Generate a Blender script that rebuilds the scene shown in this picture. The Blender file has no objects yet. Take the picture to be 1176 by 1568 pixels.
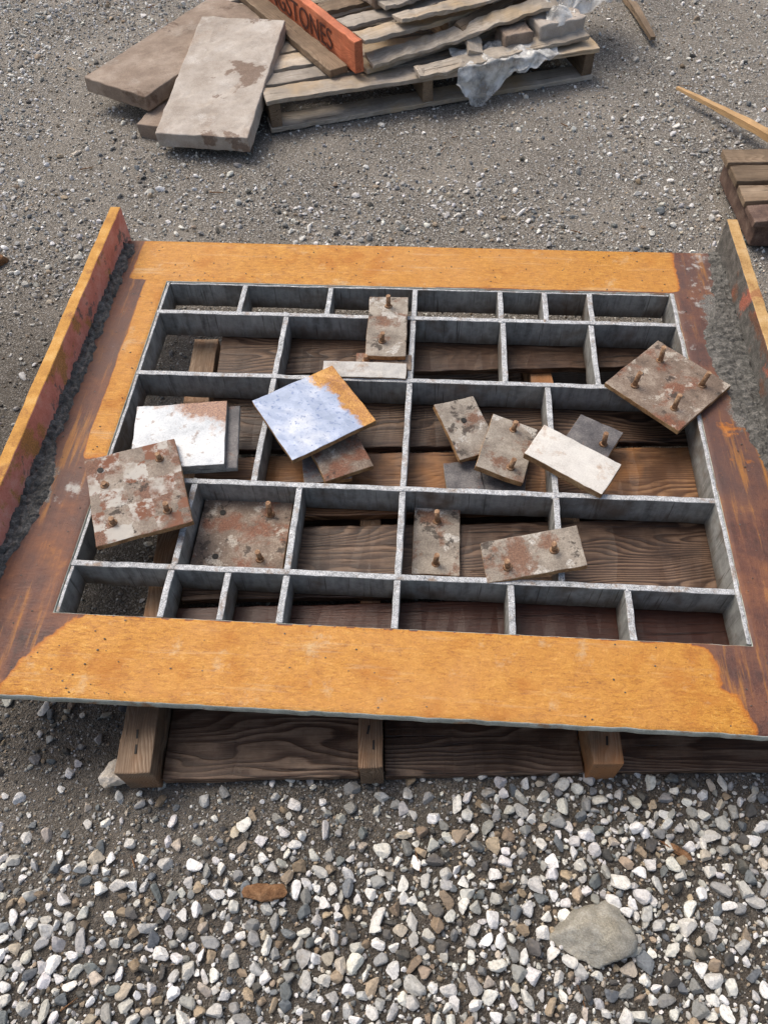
import bpy, bmesh, numpy as np, math, random
from mathutils import Vector, Matrix, noise, Euler
random.seed(7); rng=np.random.default_rng(11)
S=bpy.context.scene; COL=S.collection
# ------------------------------------------------ camera
YAW,PITCH,ROLL=0.09221,0.95950,-0.03506
cd=bpy.data.cameras.new("camera"); cam=bpy.data.objects.new("camera",cd); COL.objects.link(cam); S.camera=cam
cd.sensor_fit='VERTICAL'; cd.sensor_height=24; cd.lens=1196.82*24/1568; cd.clip_start=0.02; cd.clip_end=1000
cam.matrix_world=Matrix.Translation((0,0,1.61))@Matrix.Rotation(YAW,4,'Z')@Matrix.Rotation(math.pi/2-PITCH,4,'X')@Matrix.Rotation(ROLL,4,'Z')
# ------------------------------------------------ light
SUN_EL,SUN_AZ=math.radians(58),math.radians(-50)   # azimuth from +Y clockwise
w=bpy.data.worlds.new("World"); S.world=w; w.use_nodes=True
sk=w.node_tree.nodes.new('ShaderNodeTexSky'); sk.sky_type='NISHITA'; sk.sun_disc=False
sk.sun_elevation=SUN_EL; sk.sun_rotation=SUN_AZ; sk.dust_density=7; sk.air_density=1.2; sk.ozone_density=0.5
bg=w.node_tree.nodes['Background']; w.node_tree.links.new(sk.outputs[0],bg.inputs[0]); bg.inputs[1].default_value=0.15
sl=bpy.data.lights.new("sun",'SUN'); sl.energy=1.4; sl.angle=math.radians(30); sl.color=(1,.96,.90)
so=bpy.data.objects.new("sun",sl); COL.objects.link(so)
dv=Vector((math.sin(SUN_AZ)*math.cos(SUN_EL),math.cos(SUN_AZ)*math.cos(SUN_EL),math.sin(SUN_EL)))
so.rotation_euler=dv.to_track_quat('Z','Y').to_euler(); so.location=dv*8
S.view_settings.view_transform='Standard'; S.view_settings.look='None'; S.view_settings.exposure=0
# ------------------------------------------------ node helpers
class M:
    def __init__(s,name):
        s.m=bpy.data.materials.new(name); s.m.use_nodes=True; s.t=s.m.node_tree; s.b=s.t.nodes['Principled BSDF']
    def n(s,ty,ins=None,**pr):
        x=s.t.nodes.new(ty)
        for k,v in pr.items(): setattr(x,k,v)
        for k,v in (ins or {}).items(): s.set(x.inputs[k],v)
        return x
    def set(s,sock,v):
        if isinstance(v,bpy.types.NodeSocket): s.t.links.new(v,sock)
        elif isinstance(v,tuple) and len(v)==3 and sock.type=='RGBA': sock.default_value=(*v,1)
        else: sock.default_value=v
    def coord(s,scale=(1,1,1),kind='Object',rnd=False):
        c=s.n('ShaderNodeTexCoord').outputs[kind]
        mp=s.n('ShaderNodeMapping',{'Vector':c,'Scale':scale})
        if rnd:
            oi=s.n('ShaderNodeObjectInfo').outputs['Random']
            v=s.n('ShaderNodeVectorMath',{0:s.comb(oi,oi,oi),1:(37.,91.,53.)},operation='MULTIPLY').outputs[0]
            s.set(mp.inputs['Location'],v)
        return mp.outputs[0]
    def comb(s,a,b,c): return s.n('ShaderNodeCombineXYZ',{0:a,1:b,2:c}).outputs[0]
    def noise(s,v,sc,det=4,rough=.6,dist=0.):
        return s.n('ShaderNodeTexNoise',{'Vector':v,'Scale':sc,'Detail':det,'Roughness':rough,'Distortion':dist}).outputs[0]
    def ramp(s,f,stops,interp='LINEAR'):
        r=s.n('ShaderNodeValToRGB',{'Fac':f}); e=r.color_ramp; e.interpolation=interp
        while len(e.elements)<len(stops): e.elements.new(.5)
        for el,(p,c) in zip(e.elements,stops):
            el.position=p; el.color=(*c,1) if isinstance(c,tuple) else (c,c,c,1)
        return r.outputs[0]
    def mix(s,f,a,b,mode='MIX'):
        x=s.n('ShaderNodeMix',data_type='RGBA',blend_type=mode)
        s.set(x.inputs[0],f); s.set(x.inputs[6],a); s.set(x.inputs[7],b); return x.outputs[2]
    def math(s,op,a,b=0.):
        return s.n('ShaderNodeMath',{0:a,1:b},operation=op).outputs[0]
    def mp(s,v,scale,loc=(0,0,0)): return s.n('ShaderNodeMapping',{'Vector':v,'Scale':scale,'Location':loc}).outputs[0]
    def bump(s,h,st=.5,d=.002):
        s.set(s.b.inputs['Normal'],s.n('ShaderNodeBump',{'Height':h,'Strength':st,'Distance':d}).outputs[0])
    def out(s,col,rough=.8,metal=0.,spec=.4):
        s.set(s.b.inputs['Base Color'],col); s.set(s.b.inputs['Roughness'],rough); s.set(s.b.inputs['Metallic'],metal)
        s.set(s.b.inputs['Specular IOR Level'],spec); return s.m
    def attr(s,name):
        return s.n('ShaderNodeAttribute',attribute_name=name)
# ------------------------------------------------ materials
WOODS=set()
def wood(name,dark,mid,light,grain=1.,rough=.75,warm=None,period=.013,tmin=.75,tmax=1.15):
    a=M(name); v=a.coord((1,1,1),rnd=True)
    wv=a.noise(a.mp(v,(1.6,7,7)),1.,2,.5)          # slow wander of the growth rings
    wv2=a.noise(a.mp(v,(6,20,20)),1.,2,.5)
    sy=a.n('ShaderNodeSeparateXYZ',{0:v})
    q=a.math('ADD',sy.outputs[1],a.math('MULTIPLY',sy.outputs[2],.6))
    q=a.math('ADD',q,a.math('MULTIPLY',wv,.30)); q=a.math('ADD',q,a.math('MULTIPLY',wv2,.02))
    fr_=a.math('FRACT',a.math('MULTIPLY',q,1./period))
    rings=a.ramp(fr_,[(0.,.85),(.12,.0),(.3,.2),(.8,.85),(1.,.85)])
    rmask=a.ramp(a.noise(a.mp(v,(2,9,9),(4,1,7)),1.,3,.6),[(.38,.15),(.62,1.)])
    rings=a.mix(rmask,(.5,.5,.5),rings)
    big=a.noise(a.mp(v,(1.5,14,14)),1.,5,.65,.4)
    fib=a.noise(a.mp(v,(9,260,260)),1.,4,.7)
    blot=a.noise(v,6.,5,.65)
    g=a.math('ADD',a.math('MULTIPLY',rings,.34*grain),a.math('MULTIPLY',big,.55-.15*grain))
    g=a.math('ADD',g,a.math('MULTIPLY',fib,.34))
    c=a.ramp(g,[(.32,dark),(.5,mid),(.70,light)])
    c=a.mix(a.ramp(blot,[(.40,0.),(.64,.8)]),c,tuple(x*.5 for x in mid))
    if warm:
        c=a.mix(a.ramp(a.noise(v,3.3,4,.6),[(.5,0.),(.66,.8)]),c,warm)
    crack=a.ramp(a.noise(a.mp(v,(3,110,110),(9,3,1)),1.,3,.55),[(.30,1.),(.36,0.)])
    c=a.mix(a.math('MULTIPLY',crack,.8),c,tuple(x*.5 for x in dark))
    tint=a.ramp(a.n('ShaderNodeObjectInfo').outputs['Random'],[(0.,tmin),(1.,tmax)])
    c=a.mix(1.,c,tint,'MULTIPLY')
    a.bump(a.math('SUBTRACT',a.math('ADD',a.math('MULTIPLY',rings,.5*grain),fib),crack),.6,.002)
    m=a.out(c,rough); WOODS.add(m.name); return m
W_WET=wood("wet_dark_wood",(.014,.008,.005),(.058,.030,.018),(.21,.135,.088),1.1,.42)
W_RED=wood("wet_red_wood",(.020,.007,.005),(.06,.020,.012),(.13,.055,.035),.4,.38)
W_ORG=wood("warm_wood",(.03,.012,.006),(.105,.047,.020),(.32,.18,.09),1.,.45,(.34,.14,.03))
W_FRT=wood("wet_front_board",(.02,.012,.008),(.085,.046,.028),(.27,.185,.125),1.1,.45,None,.015)
W_STR=wood("stringer_wood",(.06,.035,.02),(.20,.13,.08),(.42,.33,.24),.7,.7,(.28,.12,.04),.009)
W_TAN=wood("weathered_tan_wood",(.22,.18,.14),(.54,.47,.385),(.78,.73,.65),.45,.8,(.50,.36,.20),.008,.88,1.1)
W_GRY=wood("weathered_grey_wood",(.18,.155,.13),(.42,.37,.31),(.62,.57,.51),.5,.8,None,.008,.88,1.1)
W_BRN=wood("brown_wood",(.08,.055,.036),(.24,.17,.11),(.40,.31,.22),.6,.8,None,.009)
W_NEW=wood("fresh_tan_wood",(.3,.16,.06),(.6,.38,.18),(.72,.54,.32),.4,.7,None,.006)
W_OPN=wood("orange_painted_wood",(.42,.10,.04),(.74,.23,.11),(.84,.38,.22),.3,.7,None,.01,.95,1.)

def steel_grid_mat():
    a=M("galvanised_grid_steel")
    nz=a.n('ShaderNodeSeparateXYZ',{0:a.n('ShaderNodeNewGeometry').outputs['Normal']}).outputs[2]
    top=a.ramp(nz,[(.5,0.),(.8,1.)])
    v=a.coord(rnd=True)
    f=a.noise(v,60,6,.7); sp=a.noise(v,380,3,.7)
    vs=a.noise(a.mp(v,(45,45,4)),1.,4,.55); vf=a.noise(a.mp(v,(170,170,6)),1.,3,.6)
    big=a.noise(v,8,4,.6)
    zz=a.n('ShaderNodeSeparateXYZ',{0:a.coord()}).outputs[2]
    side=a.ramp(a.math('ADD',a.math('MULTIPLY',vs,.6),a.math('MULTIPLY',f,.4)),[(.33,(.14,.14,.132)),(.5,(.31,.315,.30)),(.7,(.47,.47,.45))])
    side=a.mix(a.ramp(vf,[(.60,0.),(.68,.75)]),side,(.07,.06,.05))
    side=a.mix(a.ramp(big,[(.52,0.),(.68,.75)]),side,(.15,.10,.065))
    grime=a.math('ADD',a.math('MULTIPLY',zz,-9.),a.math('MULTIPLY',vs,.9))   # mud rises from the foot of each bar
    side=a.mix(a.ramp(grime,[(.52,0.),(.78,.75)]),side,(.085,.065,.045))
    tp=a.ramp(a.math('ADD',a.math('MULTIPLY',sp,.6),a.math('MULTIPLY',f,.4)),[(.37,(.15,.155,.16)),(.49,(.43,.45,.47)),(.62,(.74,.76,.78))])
    tp=a.mix(a.ramp(a.noise(v,22,5,.7),[(.55,0.),(.67,.75)]),tp,(.24,.16,.10))
    a.bump(a.math('ADD',a.math('MULTIPLY',f,.8),sp),.8,.002)
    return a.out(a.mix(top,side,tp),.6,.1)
GRID=steel_grid_mat()
def plate_frame_mat():
    a=M("rusted_frame_steel"); v=a.coord()
    at=a.n('ShaderNodeSeparateColor',{0:a.attr('mask').outputs['Color']})
    R,G,B=at.outputs[0],at.outputs[1],at.outputs[2]
    n1=a.noise(v,9,8,.62); n2=a.noise(v,24,7,.7); fine=a.noise(v,330,3,.75); n3=a.noise(v,2.6,4,.6); n4=a.noise(v,70,5,.7)
    wr=a.noise(a.mp(v,(60,190,60)),1.,4,.65,.6)
    streak=a.noise(a.mp(v,(3,44,1)),1.,6,.7); streaky=a.noise(a.mp(v,(40,3,1)),1.,5,.65)
    g=a.math('ADD',a.math('MULTIPLY',n2,.22),a.math('MULTIPLY',fine,.33)); g=a.math('ADD',g,a.math('MULTIPLY',wr,.45))
    org=a.ramp(g,[(.34,(.20,.068,.009)),(.45,(.43,.175,.018)),(.56,(.58,.275,.036)),(.70,(.74,.48,.17))])
    org=a.mix(a.ramp(n3,[(.40,0.),(.7,.55)]),org,(.56,.265,.07))
    org=a.mix(a.ramp(streak,[(.57,0.),(.76,.5)]),org,(.62,.50,.32))
    org=a.mix(a.ramp(n1,[(.54,0.),(.66,.5)]),org,(.40,.13,.016))
    org=a.mix(a.ramp(a.noise(a.mp(v,(1,1,1),(5,2,0)),16,6,.7),[(.60,0.),(.72,.45)]),org,(.58,.47,.30))
    dots=a.ramp(a.noise(v,150,2,.5),[(.68,0.),(.72,.4)]); org=a.mix(dots,org,(.22,.08,.02))
    mg=a.math('ADD',a.math('MULTIPLY',n1,.55),a.math('MULTIPLY',streaky,.3)); mg=a.math('ADD',mg,a.math('MULTIPLY',n4,.15))
    mar=a.ramp(mg,[(.36,(.045,.025,.022)),(.46,(.12,.05,.036)),(.55,(.21,.088,.048)),(.64,(.42,.19,.06))])
    mar=a.mix(a.ramp(n3,[(.45,0.),(.6,.6)]),mar,(.10,.062,.056))
    mar=a.mix(a.ramp(streaky,[(.56,0.),(.66,.6)]),mar,(.44,.19,.03))
    sm=lambda x,lo,hi:a.ramp(x,[(lo,0.),(hi,1.)])
    nn=a.math('ADD',a.math('MULTIPLY',a.math('SUBTRACT',n1,.5),.8),a.math('MULTIPLY',a.math('SUBTRACT',n2,.5),.35))
    mR=sm(a.math('ADD',R,nn),.45,.51)
    halo=sm(a.math('ADD',R,nn),.34,.46)
    c=a.mix(a.math('MULTIPLY',halo,.7),org,(.42,.115,.009))
    c=a.mix(mR,c,mar)
    grit=a.ramp(fine,[(.35,(.05,.05,.046)),(.5,(.14,.136,.125)),(.68,(.34,.33,.31))])
    mG=sm(a.math('ADD',G,a.math('MULTIPLY',a.math('SUBTRACT',n2,.5),1.1)),.46,.56)
    c=a.mix(mG,c,grit)
    mB=sm(a.math('ADD',B,a.math('MULTIPLY',a.math('SUBTRACT',n2,.5),1.4)),.48,.66)
    c=a.mix(a.math('MULTIPLY',mB,.75),c,(.5,.51,.49))
    a.bump(a.math('ADD',a.math('MULTIPLY',wr,1.3),a.math('MULTIPLY',fine,1.)),.7,.0018)
    rg=a.ramp(n1,[(.4,.36),(.65,.62)])
    return a.out(c,rg,.05,.45)
FRM=plate_frame_mat()
def simple(name,stops,scale=30,fine=300,rough=.7,metal=0.,bs=.5,bd=.0015,patch=None,rnd=True,checker=None):
    a=M(name); v=a.coord(rnd=rnd)
    n=a.noise(v,scale,8,.68); f=a.noise(v,fine,3,.7)
    g=a.math('ADD',a.math('MULTIPLY',n,.65),a.math('MULTIPLY',f,.35))
    c=a.ramp(g,stops)
    for i,(sc,lo,hi,pc,amt) in enumerate(patch or []):
        vv=a.mp(v,(1,1,1),(i*3.1,i*7.7,1.3)); k=a.noise(vv,sc,8,.68,.2)
        pcv=a.mix(a.ramp(f,[(.4,0.),(.6,1.)]),tuple(x*.65 for x in pc),tuple(min(1,x*1.25) for x in pc))
        c=a.mix(a.ramp(k,[(lo,0.),(hi,amt)]),c,pcv)
    if checker:
        o=a.coord(); nv=a.n('ShaderNodeTexNoise',{'Vector':o,'Scale':30.,'Detail':6.,'Roughness':.7}).outputs[1]
        ov=a.n('ShaderNodeVectorMath',{0:o,1:a.n('ShaderNodeVectorMath',{0:nv,1:(.040,.040,0.)},operation='MULTIPLY').outputs[0]},operation='ADD').outputs[0]
        ov=a.mp(ov,(1,1,0.),(.004,.010,.3))
        ck=a.n('ShaderNodeTexChecker',{'Vector':ov,'Scale':19.,'Color1':(0.,0.,0.),'Color2':(1.,1.,1.)}).outputs[0]
        k2=a.noise(a.mp(o,(1,1,1),(3,3,3)),16,5,.6)
        c=a.mix(a.math('MULTIPLY',ck,a.ramp(k2,[(.40,.0),(.52,.9)])),c,a.mix(a.ramp(n,[(.46,0.),(.52,1.)]),(.19,.075,.04),(.48,.46,.42)))
    a.bump(g,bs,bd); return a.out(c,rough,metal)
LIP=simple("frame_edge_steel",[(.35,(.2,.21,.18)),(.5,(.42,.45,.40)),(.65,(.6,.63,.58))],20,patch=[(8,.54,.6,(.32,.15,.05),.8)])
PINK=simple("faded_red_paint",[(.35,(.52,.18,.13)),(.5,(.74,.29,.22)),(.66,(.80,.46,.38))],18,patch=[(8,.55,.60,(.5,.27,.07),.8),(11,.57,.61,(.17,.15,.135),.9)])
UPT=simple("rusty_yellow_edge",[(.35,(.32,.14,.025)),(.5,(.54,.27,.05)),(.66,(.68,.44,.16))],18,patch=[(12,.57,.64,(.28,.11,.03),.8)])
UPTAN=simple("tan_upright_edge",[(.35,(.28,.15,.05)),(.5,(.50,.31,.12)),(.66,(.6,.45,.26))],18,patch=[(8,.58,.63,(.3,.12,.05),.8)])
MORT=simple("concrete_residue_mat",[(.34,(.035,.035,.032)),(.5,(.11,.108,.10)),(.66,(.28,.27,.25))],60,260,.9,bs=1.,bd=.006)
UPG=simple("gritty_upright_face",[(.34,(.05,.05,.046)),(.5,(.12,.115,.105)),(.66,(.24,.23,.21))],40,260,.9,bs=1.,bd=.004,patch=[(6,.56,.61,(.5,.16,.10),.8),(5,.54,.6,(.2,.09,.05),.8)])
RUSTPL=simple("mortared_rusty_plate",[(.36,(.12,.10,.082)),(.5,(.27,.235,.195)),(.64,(.44,.40,.34))],14,rough=.75,
   patch=[(14,.52,.60,(.18,.085,.05),.85),(13,.57,.62,(.52,.50,.46),.85),(22,.58,.62,(.05,.04,.033),.85)])
RUSTCK=simple("chequered_rusty_plate",[(.36,(.13,.105,.085)),(.5,(.26,.215,.175)),(.64,(.42,.375,.32))],14,rough=.75,
   patch=[(12,.50,.57,(.17,.075,.045),.85),(22,.58,.62,(.05,.037,.03),.9)],checker=True)
RUSTPL2=simple("red_rust_plate",[(.36,(.09,.065,.05)),(.5,(.20,.15,.115)),(.64,(.38,.32,.26))],16,rough=.7,
   patch=[(12,.51,.59,(.20,.08,.045),.85),(16,.57,.61,(.46,.42,.36),.8),(20,.58,.62,(.05,.037,.03),.85)])
DARKPL=simple("dark_steel_plate",[(.36,(.045,.045,.05)),(.5,(.11,.105,.11)),(.64,(.24,.23,.22))],16,rough=.55,patch=[(12,.55,.62,(.18,.075,.04),.8)])
def white_mat():
    a=M("white_oxide_plate_rusted"); v=a.coord()
    n=a.noise(v,11,8,.7); f=a.noise(v,260,3,.7); xyz=a.n('ShaderNodeSeparateXYZ',{0:v})
    c=a.ramp(a.math('ADD',a.math('MULTIPLY',n,.7),a.math('MULTIPLY',f,.3)),[(.36,(.36,.39,.42)),(.48,(.58,.62,.65)),(.62,(.78,.80,.80))])
    d=a.math('ADD',a.math('MULTIPLY',xyz.outputs[0],2.6),a.math('MULTIPLY',xyz.outputs[1],4.2)); d=a.math('ADD',d,a.math('MULTIPLY',n,1.2))
    r=a.ramp(f,[(.38,(.16,.06,.035)),(.6,(.42,.22,.12))])
    c=a.mix(a.ramp(d,[(.84,0.),(.98,.9)]),c,r)
    c=a.mix(a.ramp(a.noise(v,40,5,.65),[(.60,0.),(.68,.7)]),c,(.24,.16,.12))
    a.bump(f,.3,.001); return a.out(c,.5)
WHITEP=white_mat()
CREAM=simple("cream_scaled_plate",[(.34,(.42,.40,.36)),(.5,(.64,.62,.58)),(.64,(.76,.75,.70))],10,rough=.7,patch=[(14,.55,.66,(.42,.28,.18),.8)])
def blue_mat():
    a=M("blue_oxide_plate"); v=a.coord()
    n=a.noise(v,9,8,.68); f=a.noise(v,260,3,.7); sp=a.noise(v,110,3,.6)
    xyz=a.n('ShaderNodeSeparateXYZ',{0:v})
    e=a.math('ADD',a.math('MULTIPLY',a.math('ADD',xyz.outputs[1],a.math('MULTIPLY',xyz.outputs[0],-.08)),6.),a.math('MULTIPLY',n,1.1))
    blue=a.ramp(n,[(.32,(.23,.29,.41)),(.5,(.34,.41,.56)),(.68,(.58,.62,.68))])
    blue=a.mix(a.ramp(sp,[(.57,0.),(.66,.7)]),blue,(.12,.18,.36))
    rust=a.ramp(a.math('ADD',a.math('MULTIPLY',n,.6),a.math('MULTIPLY',f,.4)),[(.38,(.14,.05,.03)),(.5,(.38,.17,.035)),(.62,(.62,.35,.09))])
    c=a.mix(a.ramp(e,[(.90,0.),(.99,1.)]),blue,rust)
    a.bump(f,.4,.001); return a.out(c,.4,.1)
BLUE=blue_mat()
EDGE=simple("rusty_cut_edge",[(.36,(.12,.065,.03)),(.5,(.32,.18,.08)),(.64,(.5,.34,.18))],30)
GEDGE=simple("grey_cut_edge",[(.36,(.12,.12,.11)),(.5,(.27,.26,.24)),(.64,(.42,.41,.38))],30)
STUD=simple("rusty_stud_steel",[(.36,(.12,.06,.03)),(.5,(.29,.165,.09)),(.64,(.5,.35,.22))],90)
SLAB=simple("tan_paver_concrete",[(.34,(.28,.235,.195)),(.5,(.44,.39,.34)),(.64,(.58,.54,.49))],7,350,.85,bs=.5,bd=.002,
   patch=[(4,.53,.64,(.36,.28,.22),.6),(9,.55,.66,(.66,.63,.59),.5),(3.2,.585,.61,(.17,.105,.07),.75)])
SLAB2=simple("brown_paver_concrete",[(.34,(.14,.105,.08)),(.5,(.26,.2,.155)),(.64,(.4,.33,.27))],7,350,.85,bs=.5,bd=.002,patch=[(9,.56,.66,(.46,.42,.37),.4),(4,.57,.62,(.10,.06,.04),.7)])
ROCK=simple("rock_grey",[(.34,(.17,.16,.13)),(.5,(.32,.305,.26)),(.64,(.50,.49,.44))],22,300,.9,bs=.9,bd=.004,patch=[(9,.52,.6,(.38,.35,.27),.5)])
ROCK2=simple("rock_pale",[(.34,(.34,.3,.23)),(.5,(.52,.47,.4)),(.64,(.7,.66,.6))],22,300,.9,bs=.9,bd=.003)
BARK=simple("bark_brown",[(.34,(.08,.035,.015)),(.5,(.2,.105,.05)),(.64,(.34,.2,.11))],60,300,.9,bs=1,bd=.004)
RBEAM=simple("rusty_beam_steel",[(.34,(.05,.032,.027)),(.5,(.13,.08,.062)),(.64,(.24,.17,.13))],20,300,.75,bs=.6,bd=.003)
BLACK=simple("black_hole",[(0,(.01,.01,.01)),(1,(.02,.018,.015))])
INK=simple("dark_stencil_ink",[(0,(.05,.012,.01)),(1,(.09,.03,.02))])
def plastic():
    a=M("clear_plastic_film"); v=a.coord()
    n=a.noise(v,16,5,.65)
    a.set(a.b.inputs['Alpha'],a.ramp(n,[(.38,.28),(.60,.85)]))
    a.bump(a.noise(v,40,4,.6),.8,.004)
    return a.out(a.ramp(n,[(.3,(.62,.63,.62)),(.7,(.85,.86,.84))]),.2,0.,.6)
PLAS=plastic()
# ------------------------------------------------ mesh helpers
def new_obj(name,me,parent=None,mats=()):
    o=bpy.data.objects.new(name,me); COL.objects.link(o)
    for m in mats: me.materials.append(m)
    if parent: o.parent=parent
    return o
def empty(name,loc=(0,0,0),rot=(0,0,0)):
    o=bpy.data.objects.new(name,None); COL.objects.link(o); o.location=loc; o.rotation_euler=rot; o.empty_display_size=.05; return o
def box(name,x0,x1,y0,y1,z0,z1,mat,parent=None,loc=None,rot=(0,0,0),bevel=.002,seg=None,jit=0.,mats=None,warp=0.):
    """box cut into segments with jittered (rough) edges; origin at its centre; wood is always built with its grain on local X"""
    cx,cy,cz=(x0+x1)/2,(y0+y1)/2,(z0+z1)/2; sx,sy,sz=x1-x0,y1-y0,z1-z0
    seg=seg or (1,1,1)
    if mat.name in WOODS and sy>sx*1.1:
        sx,sy=sy,sx; seg=(seg[1],seg[0],seg[2]); rot=(rot[0],rot[1],rot[2]+math.pi/2)
    bm=bmesh.new(); bmesh.ops.create_cube(bm,size=1)
    for ax in range(3):
        for i in range(1,seg[ax]):
            no=[0,0,0]; no[ax]=1; co=[0,0,0]; co[ax]=-.5+i/seg[ax]
            bmesh.ops.bisect_plane(bm,geom=bm.verts[:]+bm.edges[:]+bm.faces[:],plane_co=co,plane_no=no)
    off=Vector((random.random()*50,random.random()*50,random.random()*50))
    for v in bm.verts:
        p=Vector((v.co.x*sx,v.co.y*sy,v.co.z*sz))
        if jit: p+=noise.noise_vector(p*22+off)*jit+noise.noise_vector(p*70+off)*jit*.5
        if warp:
            L=max(sx,sy); t=(p.x if sx>sy else p.y)/L; p.z+=warp*(4*t*t-.5)+warp*.4*math.sin(9*t+off.x)
        v.co=p
    bmesh.ops.recalc_face_normals(bm,faces=bm.faces)
    me=bpy.data.meshes.new(name); bm.to_mesh(me); bm.free()
    o=new_obj(name,me,parent,mats or [mat])
    o.location=loc if loc is not None else (cx,cy,cz); o.rotation_euler=rot
    if bevel:
        b=o.modifiers.new("bevel",'BEVEL'); b.width=bevel; b.segments=2; b.limit_method='ANGLE'; b.angle_limit=.6
    return o
def cyl(name,r,h,loc,mat,parent=None,rot=(0,0,0),n=14,r2=None):
    bm=bmesh.new(); bmesh.ops.create_cone(bm,cap_ends=True,segments=n,radius1=r,radius2=r2 or r,depth=h)
    me=bpy.data.meshes.new(name); bm.to_mesh(me); bm.free()
    for p in me.polygons: p.use_smooth=len(p.vertices)==4
    o=new_obj(name,me,parent,[mat]); o.location=loc; o.rotation_euler=rot; return o
def ico(sub):
    bm=bmesh.new(); bmesh.ops.create_icosphere(bm,subdivisions=sub,radius=1)
    V=np.array([v.co[:] for v in bm.verts]); F=np.array([[v.index for v in f.verts] for f in bm.faces]); bm.free(); return V,F
def facet(V,npl=11,lo=.62,hi=1.,r=rng):
    P=r.normal(size=(npl,3)); P/=np.linalg.norm(P,axis=1)[:,None]; h=r.uniform(lo,hi,npl)
    d=V@P.T; d=np.where(d>.05,h/np.maximum(d,.05),9); rr=np.minimum(d.min(1),1.15)
    return V*rr[:,None]
# ------------------------------------------------ ground height and zones
def hgt(x,y):
    return (.010*np.sin(1.7*x+.6)*np.cos(1.3*y+.2)+.006*np.sin(4.1*x+2.2*y)+.004*np.sin(9.3*x-5.1*y+1.)+.003*np.cos(15*x+11*y))-.004
def sstep(a,b,x):
    t=np.clip((x-a)/(b-a),0,1); return t*t*(3-2*t)
def blob(x,y,cx,cy,rx,ry,ang=0.):
    c,s=math.cos(ang),math.sin(ang); dx,dy=x-cx,y-cy
    return np.exp(-(((dx*c+dy*s)/rx)**2+((-dx*s+dy*c)/ry)**2))
def vnoise(x,y,f,seed=0.):
    return .5+.5*(np.sin(f*x+seed+1.7*np.sin(f*.7*y+seed))*np.cos(f*1.1*y-seed+1.3*np.sin(f*.9*x+2*seed)))
def dens(x,y):
    """0..1 coarse gravel cover"""
    ye=.255+.19*sstep(-.35,.35,x)+.07*(vnoise(x,y,9,2.)-.5)-.08*sstep(-.45,-.8,x)
    fg=.15+.85*sstep(ye+.14,ye-.10,y)
    fg*=.66+.42*vnoise(x,y,11,.4)
    far=.13+.8*blob(x,y,.05,2.35,.45,.28)+.5*blob(x,y,-.45,2.35,.5,.2)+.9*blob(x,y,-1.25,2.1,.28,.22)+.9*blob(x,y,-1.7,2.9,.22,.9,.25)+.9*blob(x,y,-1.9,3.9,.8,.45)
    far+=.55*blob(x,y,.75,2.95,.5,.25)+.6*blob(x,y,1.0,2.6,.3,.5)+.35*blob(x,y,1.3,3.6,.3,.6)+.3*blob(x,y,-1.1,2.6,.4,.3)+.35*blob(x,y,.8,2.2,.3,.2)
    far*=.35+.95*vnoise(x,y,7,1.3)
    return np.clip(np.where(y<.9,fg,far),0,1)
def dark_zones(x,y): return np.clip(blob(x,y,-1.12,1.35,.33,.6)+.8*blob(x,y,-.55,.52,.55,.26)+.8*blob(x,y,0,1.2,1.,.7)*(y>.45),0,1)  # wet sand at front left; also darkens ground beside and beneath the frame
def axis(lo,hi,step,ext):
    a=list(np.arange(lo,hi+1e-6,step)); s=step; l=a[0]; h=a[-1]; L=[];H=[]
    while l>-ext: s*=1.5; l-=s; L.append(l)
    s=step
    while h<ext: s*=1.5; h+=s; H.append(h)
    return np.array(L[::-1]+a+H)
X=axis(-3,2.4,.03,200); Y=axis(-.8,5.2,.03,200)
gx,gy=np.meshgrid(X,Y); gz=hgt(gx,gy)*sstep(12,5,np.hypot(gx,gy-2))
V=np.stack([gx,gy,gz],-1).reshape(-1,3); nx,ny=len(X),len(Y)
idx=np.arange(nx*ny).reshape(ny,nx); F=np.stack([idx[:-1,:-1],idx[:-1,1:],idx[1:,1:],idx[1:,:-1]],-1).reshape(-1,4)
me=bpy.data.meshes.new("ground"); me.from_pydata(V.tolist(),[],F.tolist())
for p in me.polygons: p.use_smooth=True
ga=me.color_attributes.new("dens",'FLOAT_COLOR','POINT'); dd=dens(gx,gy).reshape(-1)
fgm=sstep(1.2,.9,gy).reshape(-1)
ga.data.foreach_set("color",np.stack([dd,fgm,dark_zones(gx,gy).reshape(-1),dd*0+1],-1).astype(np.float32).ravel())
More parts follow.
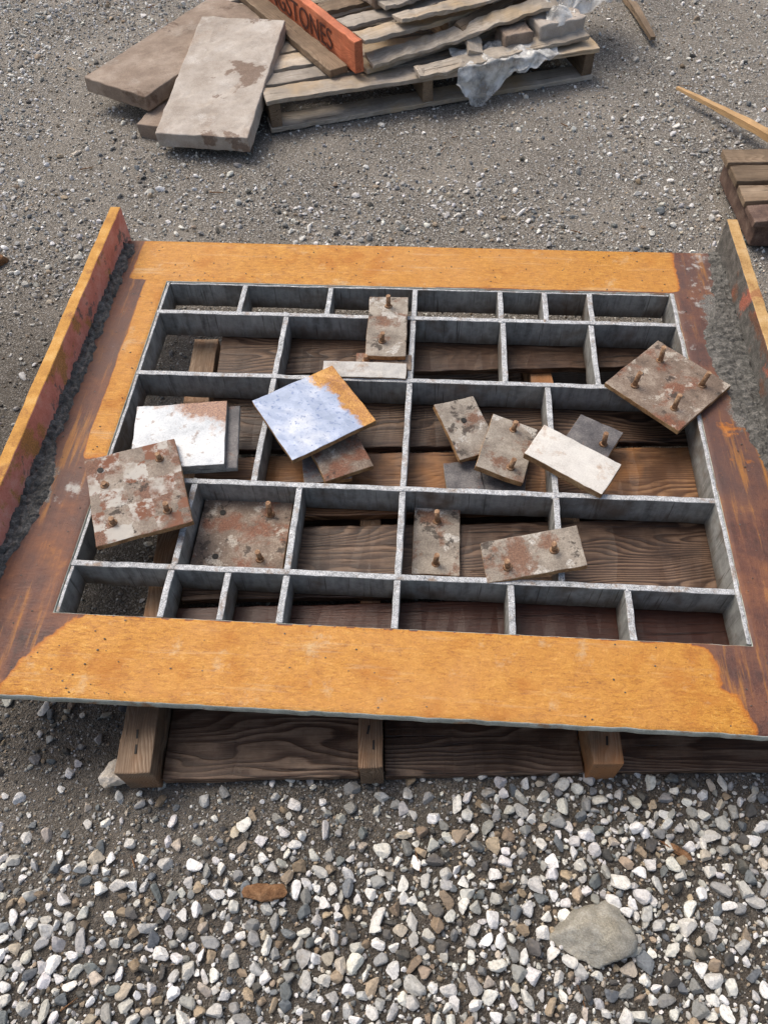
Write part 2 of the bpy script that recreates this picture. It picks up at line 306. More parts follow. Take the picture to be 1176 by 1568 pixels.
def ground_mat():
    a=M("gritty_ground"); v=a.coord()
    A=a.n('ShaderNodeSeparateColor',{0:a.attr('dens').outputs['Color']})
    v1=a.n('ShaderNodeTexVoronoi',{'Vector':v,'Scale':300.}); v2=a.n('ShaderNodeTexVoronoi',{'Vector':v,'Scale':125.})
    r1=a.n('ShaderNodeSeparateColor',{0:v1.outputs['Color']}).outputs[0]; r2=a.n('ShaderNodeSeparateColor',{0:v2.outputs['Color']}).outputs[1]
    big=a.noise(v,1.8,6,.6); med=a.noise(v,14,6,.65)
    base=a.ramp(big,[(.38,(.12,.105,.087)),(.50,(.20,.18,.152)),(.62,(.30,.272,.235))])
    c=a.mix(a.ramp(big,[(.42,.65),(.60,.32)]),base,a.ramp(r1,[(0.,(.05,.043,.035)),(.5,(.19,.175,.15)),(.8,(.34,.32,.29)),(1.,(.72,.7,.66))]))
    pk=a.ramp(r2,[(.68,0.),(.72,1.)]); mk=a.math('MULTIPLY',pk,a.ramp(v2.outputs['Distance'],[(.3,1.),(.42,0.)]))
    tone=a.ramp(a.n('ShaderNodeSeparateColor',{0:v2.outputs['Color']}).outputs[0],[(.2,(.2,.185,.165)),(.8,(.62,.61,.58))])
    c=a.mix(a.math('MULTIPLY',mk,.85),c,tone)
    c=a.mix(a.ramp(med,[(.56,0.),(.75,.5)]),c,(.25,.225,.185))
    c=a.mix(a.math('MULTIPLY',a.ramp(A.outputs[0],[(.1,.28),(.8,.82)]),A.outputs[1]),c,(.052,.043,.034))
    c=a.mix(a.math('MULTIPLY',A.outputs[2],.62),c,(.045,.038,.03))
    h=a.math('ADD',a.math('MULTIPLY',v1.outputs['Distance'],-.8),a.math('MULTIPLY',med,1.5)); h=a.math('SUBTRACT',h,a.math('MULTIPLY',a.math('MULTIPLY',v2.outputs['Distance'],1.5),pk))
    a.bump(h,.9,.005); return a.out(c,.85)
new_obj("ground",me,None,[ground_mat()])
# ------------------------------------------------ gravel (one object)
PAL=np.array([(.86,.86,.84),(.68,.68,.66),(.50,.50,.485),(.32,.325,.32),(.18,.20,.215),(.42,.34,.25),(.11,.107,.10),(.56,.50,.42),(.27,.21,.15)])
def scatter(N,x0,x1,y0,y1,rlo,rhi,pw,minsep=0.,probf=None):
    x=rng.uniform(x0,x1,N); y=rng.uniform(y0,y1,N); keep=rng.random(N)<probf(x,y)
    x,y=x[keep],y[keep]; r=rlo+(rhi-rlo)*rng.random(len(x))**pw
    if minsep:
        o=np.argsort(-r); x,y,r=x[o],y[o],r[o]; grid={}; ok=[]; cs=.03
        for i in range(len(x)):
            k=(int(x[i]//cs),int(y[i]//cs)); bad=False
            for a in (-1,0,1):
                for b in (-1,0,1):
                    for j in grid.get((k[0]+a,k[1]+b),()):
                        if (x[i]-x[j])**2+(y[i]-y[j])**2<(minsep*(r[i]+r[j]))**2: bad=True;break
                    if bad:break
                if bad:break
            if not bad: ok.append(i); grid.setdefault(k,[]).append(i)
        x,y,r=x[ok],y[ok],r[ok]
    return x,y,r
VS=[];FS=[];CS=[];off=0
def add_stones(x,y,r,sub,p,lift=.25):
    global off
    n=len(x)
    if n==0: return
    V0,F0=ico(sub); K=24; T=[facet(V0,npl=int(rng.integers(9,15)),lo=.46,hi=.95) for _ in range(K)]
    k=rng.integers(0,K,n); yaw=rng.uniform(0,6.283,n); tx=rng.normal(0,.45,n); ty=rng.normal(0,.45,n)
    sc=np.stack([r*rng.uniform(1.0,1.5,n),r*rng.uniform(.75,1.15,n),r*rng.uniform(.6,1.,n)],-1)
    z=hgt(x,y)+r*lift
    ci=rng.choice(len(PAL),n,p=p); c=PAL[ci]*rng.uniform(.75,1.1,(n,1))*np.stack([np.ones(n),rng.uniform(.975,1.01,n),rng.uniform(.92,1.03,n)],-1)
    c=c*(1-.45*dark_zones(x,y)*(y>.42))[:,None]; c=np.clip(c,.02,.88)
    cyw,syw=np.cos(yaw),np.sin(yaw)
    for t in range(K):
        s=np.where(k==t)[0]
        if not len(s): continue
        P=T[t][None]*sc[s][:,None]
        a=tx[s][:,None]; b=ty[s][:,None]
        X_,Y_,Z_=P[...,0],P[...,1],P[...,2]
        Y2=Y_*np.cos(a)-Z_*np.sin(a); Z2=Y_*np.sin(a)+Z_*np.cos(a)
        X3=X_*np.cos(b)+Z2*np.sin(b); Z3=-X_*np.sin(b)+Z2*np.cos(b)
        cc,ss=cyw[s][:,None],syw[s][:,None]
        Q=np.stack([X3*cc-Y2*ss+x[s][:,None],X3*ss+Y2*cc+y[s][:,None],Z3+z[s][:,None]],-1)
        nv=len(V0); VS.append(Q.reshape(-1,3)); FS.append((F0[None]+(off+np.arange(len(s))*nv)[:,None,None]).reshape(-1,3))
        CS.append(np.repeat(c[s],nv,0)); off+=len(s)*nv
pf=np.array([.31,.19,.14,.11,.08,.05,.06,.04,.03]); pf/=pf.sum()
pd=np.array([.06,.09,.14,.20,.12,.10,.17,.06,.07]); pd/=pd.sum()
pw_=np.array([.28,.22,.18,.12,.05,.04,.04,.05,.02]); pw_/=pw_.sum()
# foreground
x,y,r=scatter(26000,-1.15,1.2,-.3,.62,.0048,.0138,2.1,.83,lambda x,y:dens(x,y)**1.25); m=r>.0082
add_stones(x[m],y[m],r[m],3,pf,.5); add_stones(x[~m],y[~m],r[~m],2,pf*.6+pd*.4,.5)
x,y,r=scatter(26000,-1.15,1.2,-.3,.7,.0024,.0052,1.4,0,lambda x,y:.24+.6*dens(x,y)); add_stones(x,y,r,1,pd,.5)
x,y,r=scatter(14000,-1.15,1.2,-.1,.75,.0014,.0028,1.,0,lambda x,y:1-.6*dens(x,y)); add_stones(x,y,r,1,pd,.3)
# far and sides
x,y,r=scatter(22000,-2.7,2.0,.6,4.6,.006,.0125,2.4,.85,lambda x,y:.04+.65*dens(x,y)**1.3); add_stones(x,y,r,2,pw_,.4)
x,y,r=scatter(85000,-2.6,2.0,.6,4.5,.003,.0065,1.5,0,lambda x,y:.16+.68*dens(x,y)); add_stones(x,y,r,1,pw_*.6+pd*.4,.35)
VS=np.concatenate(VS);FS=np.concatenate(FS);CS=np.concatenate(CS)
me=bpy.data.meshes.new("gravel"); me.vertices.add(len(VS)); me.vertices.foreach_set("co",VS.astype(np.float32).ravel())
me.loops.add(len(FS)*3); me.loops.foreach_set("vertex_index",FS.astype(np.int32).ravel())
me.polygons.add(len(FS)); me.polygons.foreach_set("loop_start",np.arange(0,len(FS)*3,3,dtype=np.int32))
me.update(calc_edges=True)
me.polygons.foreach_set("use_smooth",np.zeros(len(FS),bool))
ca=me.color_attributes.new("col",'FLOAT_COLOR','POINT'); ca.data.foreach_set("color",np.concatenate([CS,np.ones((len(CS),1))],1).astype(np.float32).ravel())
def gravel_mat():
    a=M("gravel_stone"); v=a.coord(); c=a.attr('col').outputs['Color']
    n=a.noise(v,170,4,.7); b=a.noise(v,45,2,.6)
    c=a.mix(1.,c,a.ramp(n,[(.3,.6),(.5,.95),(.7,1.12)]),'MULTIPLY')
    c=a.mix(a.ramp(b,[(.58,0.),(.75,.4)]),c,(.26,.22,.16))
    a.bump(n,.7,.002); return a.out(c,.7)
new_obj("gravel",me,None,[gravel_mat()])
# ------------------------------------------------ steel frame
ZT=.21; fr=empty("steel_formwork_frame")
XL,XR,YF,YB=-.742,.640,.697,1.729; OXL,OXR,OYF,OYB=-.897,.786,.518,1.908
def mask(x,y):
    n=noise.noise(Vector((x*6,y*6,3.)))*.5
    R=G=B=0.
    sm=lambda a,b,t:(lambda u:u*u*(3-2*u))(min(1,max(0,(t-a)/(b-a))))
    if y<YF+.0:
        R=sm(.50,.64,x+n*.05-(.03 if y<.6 else 0)); xl=-.70-.75*(YF-y)
        R=max(R,1-sm(xl-.05,xl+.07,x+n*.03))
        if y<.545: B=.12
    elif y>YB:
        R=sm(.62,.70,x)*.9; B=.47*sm(.60,.72,x); G=.42*sm(.66,.76,x)
        R=max(R,.75*(1-sm(-.86,-.83,x)))
    elif x<0:
        R=1-sm(-.815,-.79,x); R=max(R,1-sm(.95,1.22,y+n*.08))
        if y<1.0: R=max(.58,R*.72)
        if y>1.25: B=.42*math.exp(-((x+.825)/.012)**2)
        B=max(B,.62*math.exp(-((x+.80)/.04)**2-((y-1.0)/.05)**2))
        G=.8*math.exp(-((x+.87)/.04)**2-((y-1.0)/.12)**2)
    else:
        R=.85; G=.62*sm(.66,.73,x)*sm(1.15,1.3,y)*(1-sm(1.8,1.9,y))
        if y<.95: R=.62+.3*sm(.70,.74,x)
        B=.4*math.exp(-((x-.72)/.05)**2-((y-1.2)/.05)**2)
        if 1.1<y<1.32: R=.60
        if y>1.5: B=max(B,.38)
    return R,G,B
def ringplate():
    xs=sorted(set(np.round(np.concatenate([np.linspace(OXL,XL,13),np.linspace(XL,XR,112),np.linspace(XR,OXR,13)]),5)))
    ys=sorted(set(np.round(np.concatenate([np.linspace(OYF,YF,15),np.linspace(YF,YB,84),np.linspace(YB,OYB,15)]),5)))
    bm=bmesh.new(); g={}; lay=bm.verts.layers.float_color.new("mask")
    def vert(i,j):
        if (i,j) not in g:
            x,y=xs[i],ys[j]; dz=noise.noise(Vector((x*4,y*4,0)))*.0012
            if j==0: y+=noise.noise(Vector((x*25,0,7)))*.0025+noise.noise(Vector((x*90,0,3)))*.001
            if j==14 and XL<x<XR: y+=noise.noise(Vector((x*40,3,7)))*.0015
            v=bm.verts.new((x,y,ZT+dz)); g[(i,j)]=v; v[lay]=(*mask(x,y),1)
        return g[(i,j)]
    for i in range(len(xs)-1):
        for j in range(len(ys)-1):
            cx,cy=(xs[i]+xs[i+1])/2,(ys[j]+ys[j+1])/2
            if XL<cx<XR and YF<cy<YB: continue
            bm.faces.new([vert(i,j),vert(i+1,j),vert(i+1,j+1),vert(i,j+1)])
    me=bpy.data.meshes.new("flange_plate"); bm.to_mesh(me); bm.free()
    for p in me.polygons: p.use_smooth=True
    o=new_obj("flange_plate",me,fr,[FRM,LIP]); s=o.modifiers.new("solid",'SOLIDIFY'); s.thickness=.022; s.offset=-1; s.material_offset_rim=1; s.use_even_offset=True
    b=o.modifiers.new("bevel",'BEVEL'); b.width=.0016; b.segments=1; b.limit_method='ANGLE'; b.material=1
    return o
ringplate()
T=.0070; ZB=.131
def bar(name,x0,x1,y0,y1,zt):
    L=max(x1-x0,y1-y0); n=max(2,int(L/.014))
    return box(name,x0,x1,y0,y1,ZB,zt,GRID,fr,bevel=.002,seg=(n,1,1) if x1-x0>y1-y0 else (1,n,1),jit=.0014)
for i,yy in enumerate([.815,1.042,1.377,1.606]): bar("grid_bar_cross",XL+.001,XR-.001,yy-T,yy+T,ZT+.001)
bar("rim_wall",XL-.010,XR+.010,YF-.011,YF-.0005,ZT-.023); bar("rim_wall",XL-.010,XR+.010,YB+.0015,YB+.011,ZT-.023)
bar("rim_wall",XL+.0015,XL+.009,YF+.001,YB-.001,ZT-.001); bar("rim_wall",XR-.011,XR-.0015,YF+.001,YB-.001,ZT+.003)
bar("rim_wall",XL+.010,XR-.012,YB-.007,YB-.0015,ZT-.002)
rows=[(YF,.815,[-.525,-.404,-.282,-.052,.180,.415]),(.815,1.042,[-.522,-.283,-.052,.285]),(1.042,1.377,[-.390,-.052,.286]),
 (1.377,1.606,[-.390,-.052,.183,.410]),(1.606,YB,[-.520,-.283,-.052,.178,.296,.416])]
for a,b,xs in rows:
    for xx in xs: bar("grid_bar_long",xx-T,xx+T,a+(T if a>YF else 0.0005),b-(T if b<YB else .008),ZT-.0005)
def bead(x,y):
    V0,F0=ico(2); P=[]
    for v in V0:
        p=Vector(v.tolist()); k=1+.6*noise.noise(p*1.7+Vector((x*50,y*50,0))); P.append((x+p.x*.0078*k,y+p.y*.0078*k,ZT-.0015+p.z*.0032*k))
    return P,F0
PB=[];FB=[];o_=0
for a,b,xs in rows:
    for xx in xs:
        for yy in (a,b):
            if yy in (YF,YB) or random.random()<.35: continue
            P,F0=bead(xx+random.uniform(-.004,.004),yy+random.uniform(-.005,.005)); PB+=P; FB+=(F0+o_).tolist(); o_+=len(P)
me2=bpy.data.meshes.new("weld_beads"); me2.from_pydata(PB,[],FB)
for p in me2.polygons: p.use_smooth=True
new_obj("weld_beads",me2,fr,[GRID])
# rust flakes and grit crumbs lying on the flanges
V0,F0=ico(1); PB=[];FB=[];o_=0
for i in range(420):
    while True:
        x,y=random.uniform(OXL,OXR),random.uniform(OYF+.01,OYB-.01)
        if not(XL-.005<x<XR+.005 and YF-.005<y<YB+.005): break
    if y<YF and abs(x)<.6 and random.random()<.6: continue
    s=random.uniform(.0007,.0022)
    PB+=[(x+v[0]*s*1.3,y+v[1]*s,ZT+.0012+v[2]*s*.6) for v in facet(V0,8,.5,.95)]; FB+=(F0+o_).tolist(); o_+=len(V0)
me2=bpy.data.meshes.new("grit_crumbs"); me2.from_pydata(PB,[],FB); new_obj("grit_crumbs",me2,fr,[MORT])
def upright(name,x0,x1,inner,mt,mi,z1):
    o=box(name,x0,x1,OYF,OYB+.022,ZT-.02,z1,mt,fr,bevel=.0025,seg=(1,50,2),jit=.0018,mats=[mt,mi])
    for p in o.data.polygons:
        if p.normal.x*inner>.6: p.material_index=1
    return o
upright("upright_side",-.927,-.8975,1,UPT,PINK,.305)
upright("upright_side",.7865,.815,-1,UPTAN,UPG,.305)
def residue(name,pts,h,seed):
    """strip: list of (y, x0, x1)"""
    bm=bmesh.new(); rowsv=[]; M_=14
    y0,y1=pts[0][0],pts[-1][0]; n=int(abs(y1-y0)/.006)
    for i in range(n+1):
        y=y0+(y1-y0)*i/n
        for a,b in zip(pts,pts[1:]):
            if a[0]<=y<=b[0] or a[0]>=y>=b[0]: t=(y-a[0])/(b[0]-a[0]); break
        xa=a[1]+(b[1]-a[1])*t; xb=a[2]+(b[2]-a[2])*t
        xb_=xb+(noise.noise(Vector((y*30,seed,0)))*.016+noise.noise(Vector((y*110,seed,0)))*.006)*(1 if xb>xa else -1); r=[]
        for j in range(M_+1):
            u=j/M_; x=xa+(xb_-xa)*u
            e=min(1,(1-u)*5)*min(1,min(i,n-i)/5)
            z=ZT-.004+e*(.004+h*(1-.55*u)*(.55+.9*abs(noise.noise(Vector((x*35,y*35,seed))))+.5*noise.noise(Vector((x*120,y*120,seed)))))
            r.append(bm.verts.new((x,y,z)))
        rowsv.append(r)
    for i in range(n):
        for j in range(M_): bm.faces.new([rowsv[i][j],rowsv[i][j+1],rowsv[i+1][j+1],rowsv[i+1][j]])
    bmesh.ops.recalc_face_normals(bm,faces=bm.faces)
    me=bpy.data.meshes.new(name); bm.to_mesh(me); bm.free()
    return new_obj(name,me,fr,[MORT])
residue("concrete_residue",[(.55,-.898,-.885),(.8,-.898,-.876),(.93,-.898,-.845),(1.05,-.898,-.842),(1.12,-.898,-.870),(1.5,-.898,-.866),(1.9,-.898,-.868)],.018,1.)
residue("concrete_residue",[(1.05,.7875,.775),(1.25,.7875,.735),(1.45,.7875,.690),(1.56,.7875,.682),(1.7,.7875,.74),(1.92,.7875,.76)],.016,5.)
# ------------------------------------------------ pallet below the frame
pal=empty("wooden_pallet",(-.574,.414,0),(0,0,math.radians(4.3)))
for k,(a,b) in enumerate([(0,.068),(.468,.514),(.915,.975),(1.36,1.42)]):
    box("stringer",a,b,0,1.2,.003,.108,W_STR,pal,loc=((a+b)/2,.6,.0555),bevel=.003,seg=(2,40,2),jit=.003)
    for q in (.045,.075): box("nail_slot",-.002,.002,-.009,.009,-.001,.001,BLACK,pal,loc=((a+b)/2+random.uniform(-.006,.006),q,.1085),rot=(0,0,random.uniform(-.2,.2)),bevel=0)
for (a,b,m) in [(.070,.466,W_FRT),(.516,.913,W_FRT),(.977,1.358,W_FRT)]:
    for (ya,yb) in [(.008,.165),(.55,.68),(1.05,1.19)]: box("bottom_board",a,b,ya,yb,.006,.030,m,pal,bevel=.003,seg=(20,2,1),jit=.003)
for ya,yb,m in [(.165,.345,W_RED),(.36,.545,W_WET),(.575,.757,W_ORG),(.775,.957,W_WET),(1.035,1.187,W_WET)]:
    x0=.075+random.uniform(-.01,.012)
    box("deck_board",x0,1.45,ya,yb,.1095,.1295,m,pal,bevel=.003,seg=(60,2,1),jit=.003,rot=(0,0,random.uniform(-.004,.004)))
# ------------------------------------------------ embed plates
def plate(c,ang,sx,sy,th,top,mat,edge=EDGE,studs=(),holes=(),tilt=(0,0),name="steel_embed_plate"):
    e=empty(name,(c[0],c[1],top-th/2),(tilt[0],tilt[1],math.radians(ang)))
    o=box("plate",-sx/2,sx/2,-sy/2,sy/2,-th/2,th/2,mat,e,bevel=.0015,seg=(14,14,1),jit=.0018,mats=[mat,edge])
    for p in o.data.polygons:
        if abs(p.normal.z)<.6: p.material_index=1
    for s in studs:
        h=s[2] if len(s)>2 else .038
        lean=(random.uniform(-.1,.1),random.uniform(-.1,.1),0)
        cyl("stud",.0062,h,(s[0],s[1],th/2+h/2-.001),STUD,e,rot=lean,r2=.0058)
        cyl("weld_collar",.0105,.004,(s[0],s[1],th/2+.0015),STUD,e,r2=.0075)
    for s in holes: cyl("hole",.007,.001,(s[0],s[1],th/2+.0012),BLACK,e)
    return e
plate((-.274,1.241),-56,.218,.22,.013,.238,BLUE,EDGE,tilt=(.03,-.02))
plate((-.577,1.155),8.5,.213,.196,.016,.236,WHITEP,GEDGE,tilt=(-.01,.01))
plate((-.545,1.158),8,.205,.19,.013,.2185,DARKPL,GEDGE)
plate((-.628,.978),21.5,.203,.238,.014,.254,RUSTCK,EDGE,studs=[(-.06,-.07,.02),(.055,-.075,.03),(.06,.07,.02),(-.065,.035,.012)],holes=[(-.07,.08)],tilt=(.02,0))
plate((.569,1.372),-44,.213,.212,.013,.232,RUSTPL2,EDGE,studs=[(-.06,.05,.045),(.06,.055,.045),(-.05,-.062,.045),(.058,-.055,.045)])
plate((.089,1.245),24,.105,.165,.014,.195,RUSTPL,EDGE,holes=[(.0,.02)],tilt=(.12,.1))
plate((.185,1.195),-15,.115,.185,.016,.185,RUSTPL,EDGE,studs=[(0,.06,.03),(.02,-.06,.03)],tilt=(-.1,.18))
plate((.322,1.122),-31,.195,.092,.022,.242,CREAM,EDGE,tilt=(.12,.06))
plate((.385,1.23),-30,.11,.11,.014,.185,DARKPL,EDGE,studs=[(.03,0,.04)],tilt=(.05,0))
plate((.225,.872),9,.205,.095,.016,.232,RUSTPL,EDGE,studs=[(-.055,-.02,.03),(.045,.0,.03)],tilt=(.06,-.17))
plate((-.118,1.55),1,.102,.225,.014,.232,RUSTPL,EDGE,studs=[(.0,.075,.035),(-.01,-.06,.03)],tilt=(.0,0))
plate((-.12,1.437),0,.14,.05,.014,.215,RUSTPL2,EDGE,tilt=(.1,0),studs=[(-.045,.0,.02)])
plate((-.165,1.401),0,.208,.040,.034,.228,CREAM,EDGE,tilt=(.45,0))
plate((-.408,.950),0,.205,.185,.014,.148,RUSTPL2,EDGE,studs=[(.055,.05,.045),(.05,-.07,.035)],holes=[(-.055,.05),(-.05,-.068)])
plate((.027,.950),0,.104,.178,.014,.148,RUSTPL,EDGE,studs=[(0,.05,.04),(0,-.062,.04)])
plate((-.20,1.135),28,.12,.10,.014,.20,RUSTPL2,EDGE,tilt=(.1,.05))
plate((-.235,1.12),12,.11,.09,.012,.182,DARKPL,EDGE)
plate((.085,1.125),8,.085,.085,.014,.158,DARKPL,GEDGE)
plate((.17,1.12),-8,.12,.1,.014,.150,DARKPL,GEDGE)
# ------------------------------------------------ slabs behind
def slab(c,ang,sx,sy,th,z,mat,tilt=0.):
    o=box("concrete_paver",-sx/2,sx/2,-sy/2,sy/2,-th/2,th/2,mat,None,loc=(c[0],c[1],z),rot=(tilt,0,math.radians(ang)),bevel=.004,seg=(14,28,2),jit=.0035); return o
slab((-.835,3.03),-4.5,.345,.70,.058,.115,SLAB,.145)
slab((-1.06,3.30),-27,.31,.80,.055,.103,SLAB2,.0)
slab((-.93,3.08),-10,.31,.62,.06,.036,SLAB2,.0)
# ------------------------------------------------ background pallets
pA=empty("wooden_pallet",(-.64,2.87,0),(0,0,math.radians(19.3)))
for xx in (0.0,.60,1.27): box("stringer",xx,xx+.042,0.004,1.0,.0185,.1045,W_BRN,pA,bevel=.003,seg=(1,20,2),jit=.003)
for ya,yb in [(0,.1),(.42,.52),(.9,1.)]: box("bottom_board",-.005,1.318,ya,yb,0.,.018,W_TAN,pA,bevel=.002,seg=(40,2,1),jit=.0035)
for i,(ya,yb) in enumerate([(-.005,.095),(.115,.2),(.225,.33),(.35,.44),(.47,.58),(.6,.7),(.74,.84),(.87,.99)]):
    box("deck_board",-.01+random.uniform(-.01,.01),1.32+random.uniform(-.02,.01),ya,yb,.1055,.1225,W_TAN if i%3!=1 else W_GRY,pA,bevel=.002,seg=(50,2,1),jit=.004,warp=.004)
pB=empty("wooden_pallet",(-.33,3.04,.128),(0,0,math.radians(35)))
sb=box("painted_stringer",0,.036,0,1.05,.012,.125,W_OPN,pB,bevel=.003,seg=(1,30,3),jit=.003)
for xx in (.42,.84): box("stringer",xx,xx+.04,.0,1.,.0185,.095,W_BRN,pB,bevel=.003,seg=(1,20,2),jit=.003)
for i,(ya,yb) in enumerate([(.0,.085),(.13,.22),(.29,.37),(.46,.54),(.64,.73)]):
    box("deck_board",.045,.9+random.uniform(-.05,.03),ya,yb,.0965,.113,[W_TAN,W_GRY,W_BRN][i%3],pB,bevel=.002,seg=(50,2,1),jit=.005,warp=.007)
for i,(ya,yb) in enumerate([(-.01,.09),(.45,.55)]):
    box("bottom_board",.045,.95,ya,yb,.0,.018,W_TAN,pB,bevel=.002,seg=(40,2,1),jit=.004,warp=.004)
box("loose_brown_beam",-.085,-.006,.05,.9,.0,.028,W_BRN,pB,bevel=.003,seg=(1,30,1),jit=.004)
tc=bpy.data.curves.new("stencil_text",'FONT'); tc.body="LINGSTONES"; tc.size=.108; tc.extrude=.0006; tc.materials.append(INK)
to=bpy.data.objects.new("stencil_text",tc); COL.objects.link(to); to.parent=pB
to.matrix_local=Matrix(((0,0,-1,-.0045),(-1,0,0,.80),(0,1,0,.032),(0,0,0,1)))
def plank(p0,p1,wd,th,mat,roll=0.,name="broken_plank"):
    p0,p1=Vector(p0),Vector(p1); d=p1-p0; L=d.length
    o=box(name,-L/2,L/2,-wd/2,wd/2,-th/2,th/2,mat,None,loc=(p0+p1)/2,bevel=.002,seg=(40,2,1),jit=.007,warp=.006)
    o.rotation_euler=(roll,-math.asin(d.z/L),math.atan2(d.y,d.x)); return o
plank((-.28,3.08,.165),(.42,3.42,.245),.075,.014,W_TAN,.2)
plank((-.1,3.05,.14),(.55,3.36,.155),.07,.014,W_TAN,.1)
plank((.12,3.18,.15),(.05,3.50,.28),.06,.02,W_TAN,.3)
plank((-.18,3.20,.262),(.36,3.50,.275),.085,.014,W_TAN,-.1)
plank((.05,3.26,.20),(.40,3.60,.26),.05,.03,W_BRN,.5)
plank((-.25,3.30,.268),(.20,3.66,.272),.07,.014,W_GRY,.0)
def block(c,ang,sx,sy,sz,z,mat,tilt=0.): box("stone_block",-sx/2,sx/2,-sy/2,sy/2,-sz/2,sz/2,mat,None,loc=(c[0],c[1],z+sz/2),rot=(tilt,0,math.radians(ang)),bevel=.006,seg=(8,8,4),jit=.008)
block((.27,3.30),20,.12,.10,.07,.124,SLAB2); block((.43,3.38),25,.2,.13,.085,.124,SLAB)
block((-.18,3.50),35,.36,.2,.06,.243,SLAB2); block((.18,3.68),30,.3,.2,.06,.243,SLAB2); block((-.05,3.75),32,.3,.25,.07,.243,SLAB); block((.5,3.7),20,.3,.22,.08,.243,SLAB2)
block((-.45,3.68),35,.3,.22,.06,.243,SLAB2)
def film(name,fn,nu,nv,amp,seed):
    bm=bmesh.new(); g=[]
    for i in range(nu+1):
        r=[]
        for j in range(nv+1):
            p=Vector(fn(i/nu,j/nv)); q=p*9+Vector((seed,0,0)); p+=noise.noise_vector(q)*amp+noise.noise_vector(q*3.1)*amp*.5+noise.noise_vector(q*7)*amp*.2
            p.z=max(p.z,.006); r.append(bm.verts.new(p))
        g.append(r)
    for i in range(nu):
        for j in range(nv): bm.faces.new([g[i][j],g[i+1][j],g[i+1][j+1],g[i][j+1]])
    me=bpy.data.meshes.new(name); bm.to_mesh(me); bm.free()
    for p in me.polygons: p.use_smooth=True
    return new_obj(name,me,None,[PLAS])
ca19,sa19=math.cos(math.radians(19.3)),math.sin(math.radians(19.3))
def A(x,y,z): return (-.64+x*ca19-y*sa19,2.87+x*sa19+y*ca19,z)
def drape(u,v):
    x=.74+.40*u
    if v<.5: return A(x,.12*(1-v*2)-.02,.15-.01*v)
    t=(v-.5)*2; return A(x-.03*t-(.16*u*t),-.03-.04*t*(1-u*.3),.15-(.05+.1*math.sin(min(1,u*1.2)*3.14))*t)
film("plastic_sheet",drape,60,40,.026,1.)
film("plastic_sheet",lambda u,v:(.40+.34*u-.1*v,3.32+.22*u+.35*v,.20+.07*math.sin(3.14*v)*math.sin(2.6*u+.3)),60,60,.055,7.)
film("plastic_sheet",lambda u,v:(-.05+.5*u-.1*v,3.40+.2*u+.30*v,.335+.02*math.sin(9*u)),60,40,.035,12.)
# ------------------------------------------------ odds and ends
def stick(p0,p1,w0,w1,mat,name):
    p0,p1=Vector(p0),Vector(p1); d=(p1-p0); L=d.length
    bm=bmesh.new(); rings=[]; n=40
    for i in range(n+1):
        t=i/n; c=Vector(((t-.5)*L,.003*math.sin(t*4),.003*math.sin(t*3.1))); wd=(w0+(w1-w0)*t)*(1+.2*noise.noise(Vector((t*9,w1*90,0))))
        rings.append([bm.verts.new(c+Vector((0,wd*a,wd*.55*b))) for a,b in ((-1,-1),(1,-1),(1,1),(-.8,1))])
    for i in range(n):
        for k in range(4): bm.faces.new([rings[i][k],rings[i][(k+1)%4],rings[i+1][(k+1)%4],rings[i+1][k]])
    bm.faces.new(rings[0]); bm.faces.new(rings[-1][::-1]); bmesh.ops.recalc_face_normals(bm,faces=bm.faces)
    me=bpy.data.meshes.new(name); bm.to_mesh(me); bm.free(); o=new_obj(name,me,None,[mat])
    o.location=(p0+p1)/2; o.rotation_euler=(0,-math.asin(d.z/L),math.atan2(d.y,d.x)); return o
stick((.917,3.19,.03),(1.30,2.66,.05),.007,.026,W_NEW,"wood_stick")
stick((.80,4.10,.02),(.884,3.62,.02),.022,.012,W_BRN,"wood_stick")
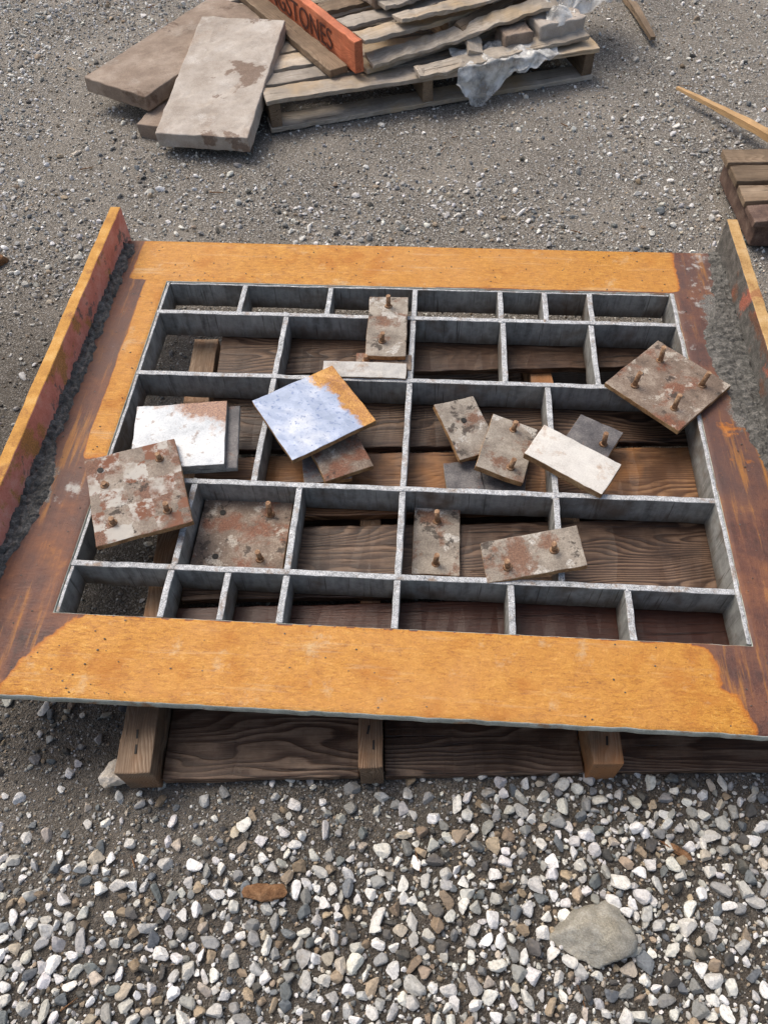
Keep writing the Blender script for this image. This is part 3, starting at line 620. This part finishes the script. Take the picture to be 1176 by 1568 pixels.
def rock(name,c,s,mat,ang,seed,npl=14,lo=.62):
    r2=np.random.default_rng(seed); V0,F0=ico(5); V=facet(V0,npl,lo,.95,r2)*np.array(s)
    ca,sa=math.cos(ang),math.sin(ang); P=[]
    for v in V:
        p=Vector(v.tolist()); nn=p.normalized(); p+=nn*(noise.noise(p*30+Vector((seed,0,0)))*.005+noise.noise(p*110)*.0022+noise.noise(p*300)*.0008)
        P.append((p.x*ca-p.y*sa+c[0],p.x*sa+p.y*ca+c[1],p.z+c[2]))
    me=bpy.data.meshes.new(name); me.from_pydata(P,[],F0.tolist())
    for p in me.polygons: p.use_smooth=True
    return new_obj(name,me,None,[mat])
rock("grey_rock",(.328,.203,.014),(.076,.066,.040),ROCK,.2,21,9,.55)
rock("pale_rock",(-.605,.435,.015),(.034,.028,.022),ROCK2,.5,8)
rock("bark_chip",(-.267,.239,.010),(.045,.016,.007),BARK,.1,12)
rock("bark_chip",(-1.44,2.06,.012),(.04,.035,.02),BARK,.4,15)
rock("bark_chip",(.50,.36,.010),(.03,.008,.006),BARK,-.5,17)
# wood splinters lying about: one mesh
bm=bmesh.new()
for i in range(70):
    for _ in range(50):
        x,y=random.uniform(-2,1.6),random.uniform(-.1,4.2)
        if not(-.95<x<.85 and .38<y<1.95): break
    L=random.uniform(.008,.03); wd=random.uniform(.0012,.003); a=random.uniform(0,3.14); z=float(hgt(x,y))+.006
    d=Vector((math.cos(a),math.sin(a),random.uniform(-.15,.15))); s=Vector((-math.sin(a),math.cos(a),0)); c=Vector((x,y,z))
    vs=[bm.verts.new(c+d*L*p+s*wd*q+Vector((0,0,wd*r))) for p,q,r in ((-1,-.6,0),(1,-.3,0),(1,.4,0),(-1,.8,0),(-.9,-.4,1.2),(.9,0,1),(.8,.3,1),(-.8,.5,1.2))]
    for f in ((0,1,2,3),(4,5,6,7),(0,1,5,4),(1,2,6,5),(2,3,7,6),(3,0,4,7)): bm.faces.new([vs[k] for k in f])
bmesh.ops.recalc_face_normals(bm,faces=bm.faces)
me=bpy.data.meshes.new("wood_splinters"); bm.to_mesh(me); bm.free(); new_obj("wood_splinters",me,None,[BARK])
# right edge beam stack
bs=empty("rusty_beam_stack",(1.0,2.215,0),(0,0,math.radians(4)))
box("lower_beam",.012,.9,.02,.40,.0,.085,RBEAM,bs,bevel=.004,seg=(20,4,2),jit=.004)
for ya,yb,zz in [(-.005,.085,.108),(.105,.19,.109),(.21,.30,.112),(.32,.40,.110)]:
    box("upper_board",-.012,.9,ya,yb,.0865,zz,W_BRN if ya>0 else RBEAM,bs,bevel=.003,seg=(20,1,1),jit=.003)
print("stone verts",len(VS))
